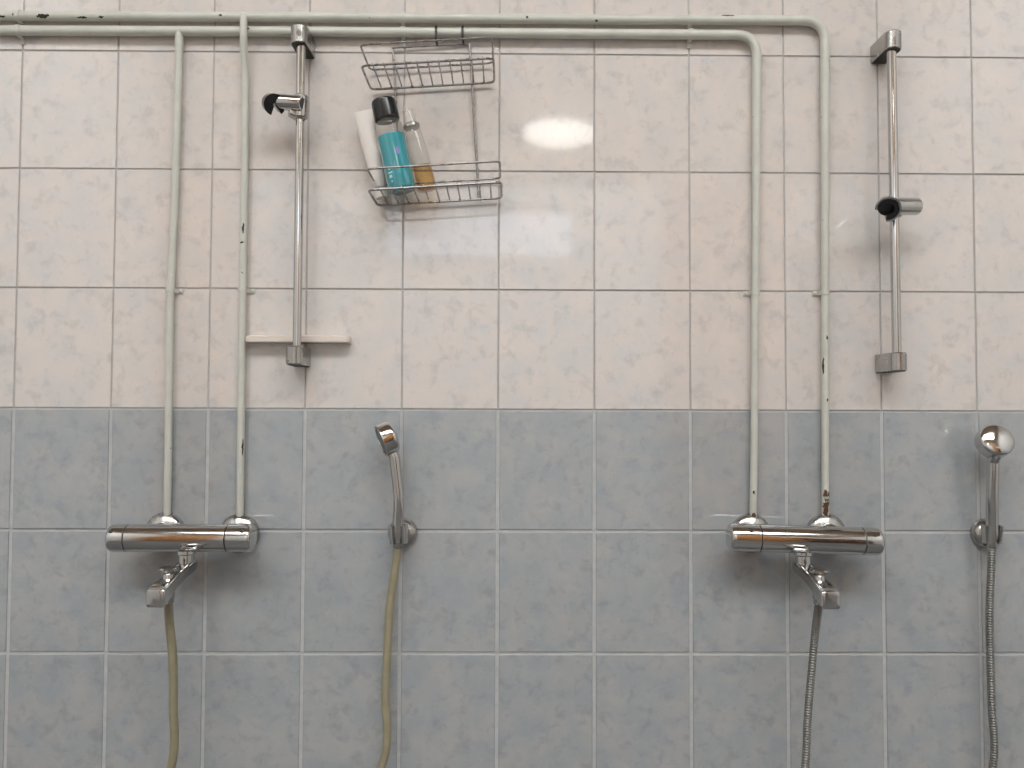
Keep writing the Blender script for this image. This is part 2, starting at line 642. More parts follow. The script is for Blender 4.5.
# ---------------------------------------------------------------- painted water pipes
def patch(bm, pts, rad, t0, t1, a0, a1, seed, lift=0.0004):
    """irregular paint loss lying on the tube between lengths t0..t1, angles a0..a1 (0 faces the room, 90 up or right)"""
    r = random.Random(seed)
    NI, NJ = 9, 5
    L = [0.0]
    for a, b in zip(pts, pts[1:]):
        L.append(L[-1] + (b - a).length)

    def P(s):
        for k in range(len(pts) - 1):
            if s <= L[k + 1] or k == len(pts) - 2:
                f = (s - L[k]) / max(L[k + 1] - L[k], 1e-9)
                return pts[k].lerp(pts[k + 1], f), (pts[k + 1] - pts[k]).normalized()
    g = []
    for i in range(NI):
        u = i / (NI - 1)
        s = t0 + (t1 - t0) * u
        c, tg = P(s)
        out = V((0, -1, 0)); out = (out - tg * out.dot(tg)).normalized()
        sd = out.cross(tg)
        if sd.z + sd.x * 0.5 < 0:
            sd = -sd
        env = max(0.12, math.sin(math.pi * (0.06 + 0.88 * u))) * r.uniform(0.6, 1.0)
        mid = (a0 + a1) / 2 + r.uniform(-0.15, 0.15) * (a1 - a0)
        row = []
        for j in range(NJ):
            a = R(mid + (a1 - a0) / 2 * env * (2 * j / (NJ - 1) - 1))
            n = out * math.cos(a) + sd * math.sin(a)
            lf = lift if 0 < j < NJ - 1 and 0 < i < NI - 1 else -0.0002
            row.append(bm.verts.new(c + n * (rad + lf)))
        g.append(row)
    for i in range(NI - 1):
        for j in range(NJ - 1):
            bm.faces.new((g[i][j], g[i + 1][j], g[i + 1][j + 1], g[i][j + 1]))
    return bm


def dist_along(pts, q):
    """arc length of the point of pts nearest q"""
    L, best, bl = 0.0, 1e9, 0.0
    for a, b in zip(pts, pts[1:]):
        ab = b - a
        f = max(0, min(1, (q - a).dot(ab) / ab.length_squared))
        d = (a + ab * f - q).length
        if d < best:
            best, bl = d, L + ab.length * f
        L += ab.length
    return bl


def clip(parent, c, along, side, rp, pw=0.009):
    """painted saddle clip: half band over the pipe and a screwed tab on one side"""
    bm = BM()
    along = along.normalized()
    out = V((0, -1, 0))
    sd = side.normalized()
    s = -c.y
    prof = []
    for i in range(13):
        a = R(-90 + 180 * i / 12)
        prof.append(out * math.cos(a) * (rp + 0.0002) + sd * math.sin(a) * (rp + 0.0002))
    th = 0.0016
    inner, outer = [], []
    # far leg, arch, near leg, tab
    path = [(-sd * rp - out * (s - 0.0015), -sd)] + [(p, p.normalized()) for p in prof]
    path += [(sd * (rp + 0.0015) - out * (s - 0.006), (sd + out).normalized()), (sd * (rp + 0.004) - out * (s - 0.0022), (out + sd * 0.3).normalized()), (sd * (rp + 0.014) - out * (s - 0.0022), out)]
    rows = []
    for p, n in path:
        rows.append([bm.verts.new(c + p - along * pw / 2), bm.verts.new(c + p + n * th - along * pw / 2), bm.verts.new(c + p + n * th + along * pw / 2), bm.verts.new(c + p + along * pw / 2)])
    for a, b in zip(rows, rows[1:]):
        for k in range(4):
            bm.faces.new((a[k], a[(k + 1) % 4], b[(k + 1) % 4], b[k]))
    bm.faces.new(rows[0][::-1]); bm.faces.new(rows[-1])
    o = obj('pipe_clip', bm, M['paint'], parent, 40)
    bm = BM()
    lathe(bm, c + sd * (rp + 0.0085) - out * (s - 0.0036), out, [(0.0036, 0), (0.0034, 0.0012), (0.002, 0.002), (0, 0.0022)], 14)
    obj('screw', bm, M['paint'], o)
    return o


RM, RB = 0.0099, 0.0075     # main and branch radii
SP = 0.0150                  # axis of the pipes in front of the tiles


def bend_path(P, r):
    return fillet(P, r, 10)


# upper pipe: runs along the top, turns down beside the right hand mixer
up_pts = [at(-860, 11.4, SP), at(-70, 15.6, SP), at(300, 17.2, SP), at(560, 19.2, SP), at(825, 20.6, SP), at(825, 300, SP), at(825.3, 470, SP), at(825.2, 519, 0.011)]
up_path = fillet(up_pts, [0, 0.02, 0.02, 0.02, 0.047, 0.02, 0.04, 0], 12)
t_up = thing('water_pipe', at(825, 300, SP), 'upper pale green pipe along the wall top, turning down at its far right end', 'pipe', 'painted water pipes')
bm = BM()
tube(bm, up_path, [RM if p.z > at(0, 60, SP).z else RM - (RM - RB) * min(1, (at(0, 60, SP).z - p.z) / 0.1) for p in up_path], 18)
# the taper needs points on the long drop, so the sweep is subdivided there
obj('main_run', bm, M['paint'], t_up, 40)
br2 = [at(243.5, 16.5, SP), at(243.6, 17.0, SP + 0.0195), at(243.4, 34, SP + 0.0200), at(245.3, 78, SP), at(245, 150, SP), at(243, 262, SP), at(240.5, 470, SP), at(239.8, 519, 0.011)]
br2_path = fillet(br2, [0, 0.006, 0.012, 0.03, 0.05, 0.05, 0.04, 0], 8)
bm = BM(); tube(bm, br2_path, RB, 16); obj('branch_pipe', bm, M['paint'], t_up, 40)

# lower pipe: below the upper one, turns down at the left side of the right hand mixer
lo_pts = [at(-860, 26.5, SP), at(-70, 30.2, SP), at(300, 31.6, SP), at(560, 33.6, SP), at(757, 35.0, SP), at(755.5, 262, SP), at(753.9, 470, SP), at(753.0, 519, 0.011)]
lo_path = fillet(lo_pts, [0, 0.02, 0.02, 0.02, 0.047, 0.02, 0.04, 0], 12)
t_lo = thing('water_pipe', at(757, 300, SP), 'lower pale green pipe under its twin, turning down left of the right mixer', 'pipe', 'painted water pipes')
bm = BM(); tube(bm, lo_path, [RM if p.z > at(0, 60, SP).z else RM - (RM - RB) * min(1, (at(0, 60, SP).z - p.z) / 0.1) for p in lo_path], 18); obj('main_run', bm, M['paint'], t_lo, 40)
br1 = [at(179.3, 30.5, SP + 0.001), at(179, 60, SP + 0.001), at(174.8, 200, SP), at(170, 300, SP), at(168, 470, SP), at(167.2, 519, 0.011)]
br1_path = fillet(br1, [0, 0.05, 0.05, 0.05, 0.04, 0], 8)
bm = BM(); tube(bm, br1_path, [RB + 0.0006] * 4 + [RB] * (len(br1_path) - 4), 16); obj('branch_pipe', bm, M['paint'], t_lo, 40)

# clips
DN, RT, LF = V((0, 0, -1)), V((1, 0, 0)), V((-1, 0, 0))
for px, yu, yl in ((19, 16.0, 30.6), (403, 17.9, 32.3), (690, 20.0, 34.5)):
    clip(t_up, at(px, yu, SP), RT, DN, RM)
    clip(t_lo, at(px, yl, SP), RT, DN, RM)
clip(t_lo, at(170.3, 290, SP), DN, RT, RB)
clip(t_up, at(242.5, 290, SP), DN, RT, RB)
clip(t_lo, at(755.3, 292.5, SP), DN, LF, RB)
clip(t_up, at(825.0, 292.5, SP), DN, LF, RB)


# paint losses: (pipe, path, radius, pixel, length, angle range, material)
def loss(parent, path, rad, px, py, ln, a0, a1, seed, m='chip', nm='paint_chip'):
    s = dist_along(path, at(px, py, SP))
    bm = BM(); patch(bm, path, rad, s - ln / 2, s + ln / 2, a0, a1, seed)
    obj(nm, bm, M[m], parent, 60)


loss(t_up, up_path, RM, 17, 16, 0.009, -35, 25, 1)
loss(t_up, up_path, RM, 45, 16.2, 0.030, -60, 12, 2)
loss(t_up, up_path, RM, 84, 16.4, 0.022, -55, -22, 3)
loss(t_up, up_path, RM, 103, 16.4, 0.012, -50, -15, 4)
loss(t_up, up_path, RM, 4, 16, 0.018, -50, -15, 31)
loss(t_lo, lo_path, RM, 18, 30.4, 0.008, 10, 60, 5)
loss(t_up, up_path, RM, 222, 17, 0.0075, -28, 12, 6)
loss(t_lo, lo_path, RM, 249, 31.3, 0.008, -12, 35, 7)
loss(t_up, up_path, RM, 527, 19, 0.006, -25, 15, 8)
loss(t_up, up_path, RM, 596, 19.5, 0.007, -60, -20, 9)
loss(t_up, up_path, RM, 727, 20.0, 0.030, 20, 62, 10, 'rust', 'rust_patch')
loss(t_lo, lo_path, RM, 403, 32.3, 0.006, 10, 55, 11)
loss(t_up, up_path, RB, 824.8, 338, 0.010, -15, 35, 12)
loss(t_up, up_path, RB, 824.8, 366, 0.036, -80, -20, 13)
loss(t_up, up_path, RB, 825, 400, 0.007, -10, 40, 14)
loss(t_up, up_path, RB, 825.2, 503, 0.060, -70, 75, 15, 'rust', 'rust_patch')
loss(t_up, up_path, RB, 825.2, 509, 0.034, -95, 85, 23, 'rust', 'rust_patch')
loss(t_up, up_path, RB, 825.2, 494, 0.012, 10, 80, 16)
loss(t_lo, lo_path, RB, 753.8, 492, 0.008, -35, 15, 17)
loss(t_lo, lo_path, RB, 753.6, 517, 0.020, -70, 70, 18, 'rust', 'rust_patch')
loss(t_up, br2_path, RB, 240.5, 229, 0.024, -15, 40, 19)
loss(t_up, br2_path, RB, 239.8, 447, 0.036, 25, 70, 20)
loss(t_up, br2_path, RB, 242, 243, 0.004, -60, 50, 21)


# ---------------------------------------------------------------- thermostatic mixers
def mixer(name_label, flx, fly, bx0, bx1, by0, by1, joints, spout_px, knob_px, end_px, buttons):
    S = 0.076
    rb = 0.0272
    A, B = at(bx0, by0, S), at(bx1, by1, S)
    ax = (B - A).normalized()
    t = thing('shower_mixer', (A + B) / 2, name_label, 'tap', 'thermostatic shower mixers')

    def along(px):
        # parameter on A-B seen at this column
        f = (px - bx0) / (bx1 - bx0)
        return (B - A).length * f
    j0, j1 = along(joints[0]), along(joints[1])
    LN = (B - A).length
    g = 0.0011
    bm = BM(); lathe(bm, A, ax, [(rb - 0.004, j0 - 0.004), (rb - 0.002, j0 + g), (rb - 0.0004, j0 + g), (rb, j0 + g + 0.0006), (rb, j1 - g - 0.0006), (rb - 0.0004, j1 - g), (rb - 0.002, j1 - g), (rb - 0.004, j1 + 0.004)], 48)
    body = obj('body', bm, M['chrome'], t)

    def knob_prof(l):
        r = rb + 0.0003
        pr = [(0.0, 0.0), (r - 0.010, 0.0002), (r - 0.0055, 0.0012), (r - 0.0025, 0.003), (r - 0.0008, 0.0062), (r, 0.011), (r, l - 0.0006), (r - 0.0006, l), (r - 0.006, l)]
        return pr
    bm = BM(); lathe(bm, A, ax, knob_prof(j0 - g), 48, True, True); h1 = obj('temperature_handle', bm, M['chrome'], t)
    bm = BM(); lathe(bm, B, -ax, knob_prof(LN - j1 - g), 48, True, True); h2 = obj('flow_handle', bm, M['chrome'], t)
    # dark groove rings
    for jj, hh in ((j0, h1), (j1, h2)):
        bm = BM(); lathe(bm, A, ax, [(rb - 0.0012, jj - g), (rb - 0.0012, jj + g)], 40, True, True); obj('groove', bm, M['groove'], hh)
    for px, hh in zip(buttons, (h1, h2)):
        c = A + ax * along(px)
        d = V((0, -0.80, 0.60)).normalized()
        bm = BM(); lathe(bm, c, d, [(0.0042, rb - 0.002), (0.0042, rb + 0.0010), (0.0034, rb + 0.0016), (0.0, rb + 0.0016)], 18); obj('button', bm, M['groove'], hh)
    # wall unions
    for px, py in zip(flx, fly):
        c = at(px, py, 0.0)
        c.y = 0.0
        bm = BM(); lathe(bm, c, V((0, -1, 0)), [(0.0395, 0.0006), (0.0405, 0.003), (0.0405, 0.010), (0.0395, 0.0135), (0.0365, 0.0175), (0.031, 0.0215), (0.0235, 0.0245), (0.0215, 0.0255), (0.0215, 0.031), (0.0205, 0.032)], 44)
        u = obj('wall_union', bm, M['chrome_soft'], t)
        bm = BM()
        lathe(bm, c + V((0, -0.030, 0)), V((0, -1, 0)), [(0.0185, 0), (0.0185, 0.016), (0.0175, 0.0165), (0.0175, 0.036)], 6 * 4)
        obj('coupling_nut', bm, M['chrome'], u)
    # swivel spout with diverter
    n0 = at(*spout_px, S)
    mid = (A + B) / 2
    zb = A.z + (B.z - A.z) * (n0.x - A.x) / (B.x - A.x)
    nk = V((n0.x, -S, zb))
    bm = BM()
    lathe(bm, nk, V((0, 0, -1)), [(0.0185, rb - 0.0035), (0.0185, rb + 0.0025), (0.0165, rb + 0.004), (0.0150, rb + 0.005), (0.0150, rb + 0.024), (0.017, rb + 0.026), (0.017, rb + 0.034)], 32)
    sp = obj('spout_neck', bm, M['chrome'], t)
    e = at(*end_px, S + 0.118)
    top = nk + V((0, 0, -(rb + 0.017)))
    d = V((e.x - top.x, e.y - top.y, 0)).normalized()
    sdv = V((-d.y, d.x, 0))
    secs = []
    LA = V((e.x - top.x, e.y - top.y)).length
    prof = [(-0.019, 0.016, 0.013, 0.004), (-0.016, 0.030, 0.020, 0.006), (0.0, 0.036, 0.024, 0.007), (0.25, 0.033, 0.022, 0.006), (0.55, 0.033, 0.024, 0.006), (0.8, 0.036, 0.030, 0.006), (0.95, 0.037, 0.034, 0.006)]
    for f, wd, hh, rr in prof:
        l = f if f <= 0 else f * LA
        zt = top.z + (e.z - top.z) * max(0, f)
        c = V((top.x, top.y, 0)) + d * l + V((0, 0, zt - hh / 2))
        secs.append(rrect(c, sdv, V((0, 0, 1)), wd, hh, rr))
    for k, (wd, hh) in enumerate(((0.0355, 0.0335), (0.031, 0.031), (0.020, 0.024))):
        l = LA * (0.95) + (0.0035, 0.0058, 0.0068)[k]
        c = V((top.x, top.y, 0)) + d * l + V((0, 0, e.z - 0.0175))
        secs.append(rrect(c, sdv, V((0, 0, 1)), wd, hh, 0.006))
    bm = BM(); loft(bm, secs)
    arm = obj('spout', bm, M['chrome'], t, 40)
    k0 = V((top.x, top.y, 0)) + d * (LA * 0.60) + V((0, 0, top.z + (e.z - top.z) * 0.6 - 0.003))
    bm = BM(); lathe(bm, k0, V((0, 0, 1)), [(0.0100, 0), (0.0090, 0.009), (0.0110, 0.012), (0.0175, 0.0150), (0.0185, 0.0180), (0.016, 0.0212), (0.0, 0.0225)], 28); obj('diverter_knob', bm, M['chrome'], arm)
    # hose outlet under the spout
    h0 = V((top.x, top.y, 0)) + d * (LA * 0.58) + V((0, 0, top.z + (e.z - top.z) * 0.58 - 0.0285))
    bm = BM(); lathe(bm, h0, V((0, 0, -1)), [(0.0115, -0.006), (0.0115, 0.010), (0.0105, 0.0115), (0.0105, 0.02)], 24); obj('hose_outlet', bm, M['chrome_soft'], arm)
    return t, h0 + V((0, 0, -0.017))


mixL, outL = mixer('chrome shower mixer with spout under the left pipe pair, beige hose hanging from it',
                   (166.5, 240.5), (531.5, 533), 110, 254, 538, 538, (128.5, 228.5), (186.5, 556), None, (155.0, 589), (116, 245.5))
mixR, outR = mixer('chrome shower mixer with rusty unions under the right pipe pair, mirroring brown wood',
                   (749.5, 824.5), (532.5, 532.5), 728, 880, 537.0, 541.8, (758.5, 861), (803, 558), None, (831.5, 591), (748, 870))


# ---------------------------------------------------------------- hand showers, their holders and hoses
def holder(label, wall_px, grip_px, s, tilt):
    c = at(*wall_px, 0.0)
    c.y = 0
    t = thing('shower_holder', c, label, 'holder', 'hand shower wall holders')
    bm = BM(); lathe(bm, c, V((0, -1, 0)), [(0.0305, 0.0006), (0.0310, 0.003), (0.0300, 0.010), (0.0265, 0.0165), (0.020, 0.021), (0.011, 0.0235), (0, 0.024)], 36)
    obj('wall_plate', bm, M['chrome_soft'], t)
    g = at(*grip_px, s)
    bm = BM(); tube(bm, [c + V((0, -0.012, 0)), c.lerp(g, 0.55), g + V((0, 0.012, 0))], [0.013, 0.0115, 0.010], 18); obj('stem', bm, M['chrome_soft'], t)
    bm = BM(); c_ring(bm, g, tilt, V((0, -1, 0)), 0.0150, 0.0205, 0.036, 62, 0.88); cr = obj('cradle', bm, M['chrome'], t)
    bm = BM(); c_ring(bm, g, tilt, V((0, -1, 0)), 0.0135, 0.01495, 0.0355, 66, 0.9); obj('liner', bm, M['black'], cr)
    return t, g


def handset(label, base, knee, top, head_c, n, pretend):
    t = thing('hand_shower', base, label, 'shower head', 'chrome hand showers')
    path = catmull([base, base.lerp(knee, 0.5), knee, top], 8)
    L = len(path)
    rad = []
    for i in range(L):
        f = i / (L - 1)
        rad.append(0.0092 + 0.0030 * min(1, f / 0.15) - 0.0012 * f)
    bm = BM(); tube(bm, path, rad, 22); h = obj('handle', bm, M['chrome'], t)
    bm = BM(); lathe(bm, base, (base - path[2]), [(0.0094, -0.006), (0.0094, 0.012), (0.0085, 0.014)], 20); obj('hose_nut', bm, M['chrome_soft'], h)
    n = n.normalized()
    rh = 0.0335
    # head: domed back, straight band, recessed spray face
    bm = BM(); lathe(bm, head_c, n, [(0.0, -0.0190), (0.010, -0.0187), (0.019, -0.0177), (0.027, -0.0158), (0.0312, -0.0136), (0.0330, -0.0108), (rh, -0.007), (rh, 0.0125), (rh - 0.001, 0.0140), (rh - 0.003, 0.0140), (rh - 0.0035, 0.0125)], 44, True, False)
    hd = obj('head', bm, M['chrome'], t)
    bm = BM(); lathe(bm, head_c, n, [(rh - 0.0034, 0.0124), (0.016, 0.0132), (0, 0.0132)], 36, True, True); obj('spray_face', bm, M['black'], hd)
    # neck joining handle to head
    d = (head_c - top)
    inpl = (d - n * d.dot(n)).normalized()
    j = head_c - inpl * (rh * 0.72)
    bm = BM(); tube(bm, catmull([path[-3], top, top.lerp(j, 0.6), j], 6), [rad[-1] + 0.0002 - 0.0010 * (k / 18) for k in range(19)], 20); obj('neck', bm, M['chrome'], t)
    return t


holdL, gL = holder('chrome wall holder carrying the side-turned hand shower, left of centre', (403, 532.5), (398.3, 534), 0.042, V((-0.03, -0.05, 1)))
holdR, gR = holder('chrome wall holder with broad round plate at the right photo edge', (984.5, 533), (992, 534), 0.040, V((0.0, -0.05, 1)))
handset('chrome hand shower turned sideways above the olive beige hose', at(398.0, 541, 0.044), at(398.8, 496, 0.053), at(394.6, 458, 0.056), at(387.2, 438.5, 0.057), V((-0.90, -0.30, -0.36)), 0)
handset('chrome hand shower with its bright domed back turned to the room, far right', at(992.2, 541, 0.043), at(992.2, 498, 0.055), at(993.0, 462, 0.062), at(994.5, 441.5, 0.066), V((0.05, 0.92, -0.40)), 0)


def hose(label, a, pts, b, rad, m, ribs=False):
    P = [a] + pts + [b]
    path = catmull(P, 40 if ribs else 12)
    if ribs:
        # resample evenly, then ripple the radius: the steel spiral
        L = [0.0]
        for p, q in zip(path, path[1:]):
            L.append(L[-1] + (q - p).length)
        step = 0.0026
        n = int(L[-1] / step)
        out, k = [], 0
        for i in range(n + 1):
            s = L[-1] * i / n
            while k < len(L) - 2 and L[k + 1] < s:
                k += 1
            out.append(path[k].lerp(path[k + 1], (s - L[k]) / max(1e-9, L[k + 1] - L[k])))
        path = out
        rr = [rad if i % 2 else rad - 0.0018 for i in range(len(path))]
    else:
        rr = rad
    bm = BM(); tube(bm, path, rr, 14)
    o = obj('shower_hose', bm, m, None, 60)
    tag(o, label, 'hose', 'shower hoses')
    return o


def hz(px, py, s):
    return at(px, py, s)


# each hose hangs in a loop below the picture and climbs to its hand shower
hose('olive beige plastic hose hanging from the left mixer and looping to its hand shower', outL,
     [hz(169.5, 622, 0.112), hz(172.8, 660, 0.105), hz(173.2, 705, 0.095), hz(171, 768, 0.085), V((-0.70, -0.07, 0.36)), V((-0.55, -0.06, 0.24)), V((-0.36, -0.05, 0.34)), hz(381, 768, 0.040), hz(385.5, 690, 0.034), hz(389.5, 612, 0.032), hz(395.5, 566, 0.036)],
     at(397.8, 545, 0.0438), 0.0084, M['hose_beige'])
hose('grey steel spiral hose hanging from the right mixer and looping to its hand shower', outR,
     [hz(815.5, 630, 0.110), hz(811.5, 672, 0.102), hz(807.5, 720, 0.092), hz(805, 768, 0.085), V((0.58, -0.07, 0.36)), V((0.76, -0.06, 0.24)), V((0.93, -0.05, 0.36)), hz(992.5, 768, 0.040), hz(991.5, 700, 0.034), hz(989.5, 620, 0.033), hz(991.0, 572, 0.036)],
     at(991.9, 545, 0.0428), 0.0080, M['hose_metal'], True)


# ---------------------------------------------------------------- slide rails
def d_block(bm, wall_c, front_c, r, h):
    """round-nosed bracket block from the wall out to the rail"""
    d = front_c - wall_c
    d = V((d.x, d.y, 0)).normalized()
    s = V((-d.y, d.x, 0))
    plan = []
    for k in range(13):
        a = R(-90 + 180 * k / 12)
        plan.append(front_c + d * math.cos(a) * r + s * math.sin(a) * r)
    w = wall_c
    plan.append(w + s * r * 0.98)
    plan.append(w - s * r * 0.98)
    ch = min(0.002, h / 3)
    prof = [(-h / 2, 0.93), (-h / 2 + ch, 1.0), (h / 2 - ch, 1.0), (h / 2, 0.93)]
    mid = front_c.lerp(wall_c, 0.35)
    secs = []
    for dz, k in prof:
        sec = []
        for p in plan:
            q = V((p.x, p.y, front_c.z))
            if k < 1:
                ctr = V((mid.x, mid.y, front_c.z))
                off = q - ctr
                # shrink sideways and at the nose, leave the wall end in its plane
                sl = off.dot(s) * k
                dl = off.dot(d)
                dl = dl - 0.0015 if dl > 0 else dl
                q = ctr + s * sl + d * dl
            sec.append(q + V((0, 0, dz)))
        secs.append(sec)
    loft(bm, secs)
    for v in bm.verts:
        if v.co.y > -0.0004:
            v.co.y = -0.0004
    return bm


def rail(label, top_px, bot_px, bt_px, bb_px, s, rr, slider):
    a, b = at(*top_px, s), at(*bot_px, s)
    t = thing('slide_rail', b, label, 'shower rail', 'hand shower slide rails')
    bm = BM(); tube(bm, [a, a.lerp(b, 0.5), b], rr, 24); obj('rail', bm, M['chrome'], t)
    for px in (bt_px, bb_px):
        f = at(*px, s)
        wl = V((f.x, 0.0, f.z))
        bm = BM(); d_block(bm, wl, f, 0.0178, 0.037); wb = obj('wall_bracket', bm, M['chrome_soft'], t)
        bm = BM(); d_block(bm, wl + V((0, 0, -0.0188)), f + V((0, 0, -0.0188)), 0.0155, 0.0012); obj('dark_underside', bm, M['groove'], wb)  # thin dark plate added to make the bracket underside black
    slider(t, s)
    return t


def slider_left(t, s):
    c = at(300.6, 106, s)
    bm = BM(); lathe(bm, c, V((0, 0, 1)), [(0.0105, -0.026), (0.0150, -0.024), (0.0165, -0.010), (0.0165, 0.018), (0.0150, 0.020), (0.0105, 0.020)], 30)
    sl = obj('slider', bm, M['chrome_soft'], t)
    p0, p1 = at(302, 103.5, s + 0.016), at(279, 102, s + 0.010)
    d = (p1 - p0)
    bm = BM(); lathe(bm, p0, d, [(0.0, -0.0015), (0.008, -0.0015), (0.0145, 0.0005), (0.0160, 0.003), (0.0160, d.length)], 32); br = obj('clamp_barrel', bm, M['chrome'], sl)
    bm = BM(); lathe(bm, p0, -d, [(0.0105, 0.0012), (0.0105, 0.0022), (0.0, 0.0022)], 24); obj('end_cap', bm, M['groove'], sl)
    g = at(273.0, 104.0, s + 0.012)
    bm = BM(); c_ring(bm, g, V((0.42, -0.72, -0.38)), V((0.30, 0.0, -1.0)), 0.0030, 0.0215, 0.030, 58, 0.9); obj('cradle', bm, M['black'], sl)
    q0, q1 = at(303.5, 115, s - 0.004), at(289, 113, s + 0.010)
    dd = (q1 - q0); dd.z = 0; dd.normalize(); dn = V((-dd.y, dd.x, 0))
    bm = BM(); loft(bm, [rrect(q0 + V((0, 0, -0.004)), dn, V((0, 0, 1)), 0.026, 0.022, 0.005), rrect(q0.lerp(q1, 0.6) + V((0, 0, 0.0)), dn, V((0, 0, 1)), 0.024, 0.020, 0.005), rrect(q1 + V((0, 0, 0.002)), dn, V((0, 0, 1)), 0.018, 0.014, 0.004)]); obj('clamp_block', bm, M['chrome_soft'], sl)


def slider_right(t, s):
    c = at(893.8, 208, s)
    bm = BM(); lathe(bm, c, V((0, 0, 1)), [(0.0105, -0.020), (0.0150, -0.018), (0.0165, -0.010), (0.0165, 0.014), (0.0150, 0.018), (0.0105, 0.018)], 30)
    sl = obj('slider', bm, M['chrome_soft'], t)
    p0, p1 = at(917.5, 206.5, s + 0.004), at(893, 206.5, s + 0.020)
    d = (p1 - p0)
    bm = BM(); lathe(bm, p0, d, [(0.0, 0.0), (0.010, 0.0), (0.0160, 0.0015), (0.0175, 0.004), (0.0175, d.length)], 32); obj('clamp_barrel', bm, M['chrome'], sl)
    g = at(887.5, 208.0, s + 0.026)
    axis, gap = V((-0.30, -0.80, -0.38)), V((-0.75, 0.0, -0.75))
    bm = BM(); c_ring(bm, g, axis, gap, 0.0210, 0.0245, 0.030, 85, 0.9); cr = obj('cradle', bm, M['chrome_soft'], sl)
    bm = BM(); c_ring(bm, g, axis, gap, 0.0120, 0.0203, 0.0262, 78, 0.9)
    x, y = frame_of(axis)
    lathe(bm, g - axis.normalized() * 0.0125, axis, [(0.0, 0.0), (0.0175, 0.0), (0.0175, 0.002), (0.0, 0.002)], 24)
    obj('liner', bm, M['black'], sl)


rail('chrome slide rail left of the wire caddy, its black cradle pointing left', (301.2, 40, ), (297.0, 352), (299.8, 36.5), (295.0, 355.5), 0.060, 0.0088, slider_left)
rail('chrome slide rail at the right, standing apart from the pipes', (891.2, 44), (896.8, 358), (892.0, 42.0), (897.2, 362.0), 0.060, 0.0092, slider_right)


# ---------------------------------------------------------------- cream ledge behind the left rail
a, b = at(248.6, 339.8, 0.0), at(351.5, 340.4, 0.0)
zc = (a.z + b.z) / 2
bm = BM()
secs = []
dl = 0.030
plan = fillet([V((a.x, -0.0004, 0)), V((a.x, -dl, 0)), V((b.x, -dl, 0)), V((b.x, -0.0004, 0))], 0.012, 6)
for dz, k in ((-0.0075, 0.002), (-0.0055, 0.0), (0.0055, 0.0), (0.0075, 0.002)):
    secs.append([V((p.x + (k if p.x < (a.x + b.x) / 2 else -k), min(-0.0004, p.y + k), zc + dz)) for p in plan])
loft(bm, secs)
tag(obj('wall_ledge', bm, M['ledge'], None, 40), 'narrow cream ceramic ledge behind the foot of the left slide rail', 'shelf')


# ---------------------------------------------------------------- wire caddy
TH_C = R(3.75)
C0 = at(432.8, 86.2, 0.010)
C0.y = 0.0
ct, st = math.cos(TH_C), math.sin(TH_C)


def cad(u, s, h):
    """caddy frame: u to the right, s out of the wall, h up; the whole caddy hangs askew"""
    return V((C0.x + u * ct - h * st, -s, C0.z + u * st + h * ct))


cd = thing('shower_caddy', cad(0, 0.06, -0.24), 'two-tier wire caddy hanging askew from the lower pipe', 'caddy')
HW, SB, SF, DROP, GH = 0.1290, 0.011, 0.126, 0.2445, 0.0415


def basket(h, name, mtl):
    bm = BM()
    ring = fillet([cad(-HW, SB, h), cad(-HW, SF, h), cad(HW, SF, h), cad(HW, SB, h)], 0.014, 6, True)
    tube(bm, ring, 0.0024, 10, closed=True)
    bs = obj(name, bm, mtl, cd)
    bm = BM()
    ring = fillet([cad(-HW, SB, h + GH), cad(-HW, SF, h + GH), cad(HW, SF, h + GH), cad(HW, SB, h + GH)], 0.014, 6, True)
    tube(bm, ring, 0.0021, 10, closed=True)
    obj('guard_rail', bm, mtl, bs)
    for k in range(1, 12):
        u = -HW + 2 * HW * k / 12
        bm = BM(); tube(bm, [cad(u, SB - 0.001, h + 0.0028), cad(u, SF + 0.001, h + 0.0028)], 0.0016, 8); obj('cross_wire', bm, mtl, bs)
    return bs


basket(0.0, 'upper_basket', M['wire'])
basket(-DROP, 'lower_basket', M['wire'])
htop = GH + 0.046
for u in (-0.079, 0.082):
    bm = BM(); tube(bm, [cad(u, SB - 0.0038, htop), cad(u, SB - 0.0038, -DROP - 0.001)], 0.0024, 10); obj('upright', bm, M['wire'], cd)
bm = BM(); tube(bm, [cad(-0.081, SB - 0.0038, htop), cad(0.084, SB - 0.0038, htop)], 0.0019, 10); obj('top_bar', bm, M['wire'], cd)
for px in (436.5, 462.8):
    pc = at(px, 32.7, SP)
    ro = RM + 0.0024
    h0 = V((pc.x + 0.001, -(SB - 0.0038), cad((pc.x - C0.x) / ct + htop * st, 0, htop).z))
    pts = [h0, V((pc.x, -(SP + ro + 0.001), h0.z + 0.004)), V((pc.x, -(SP + ro), pc.z))]
    for k in range(1, 9):
        a = R(150 * k / 8)
        pts.append(V((pc.x, -SP - ro * math.cos(a), pc.z + ro * math.sin(a))))
    pts = fillet(pts, 0.004, 4)
    bm = BM(); tube(bm, pts, 0.0023, 10); obj('hook', bm, M['black'], cd)


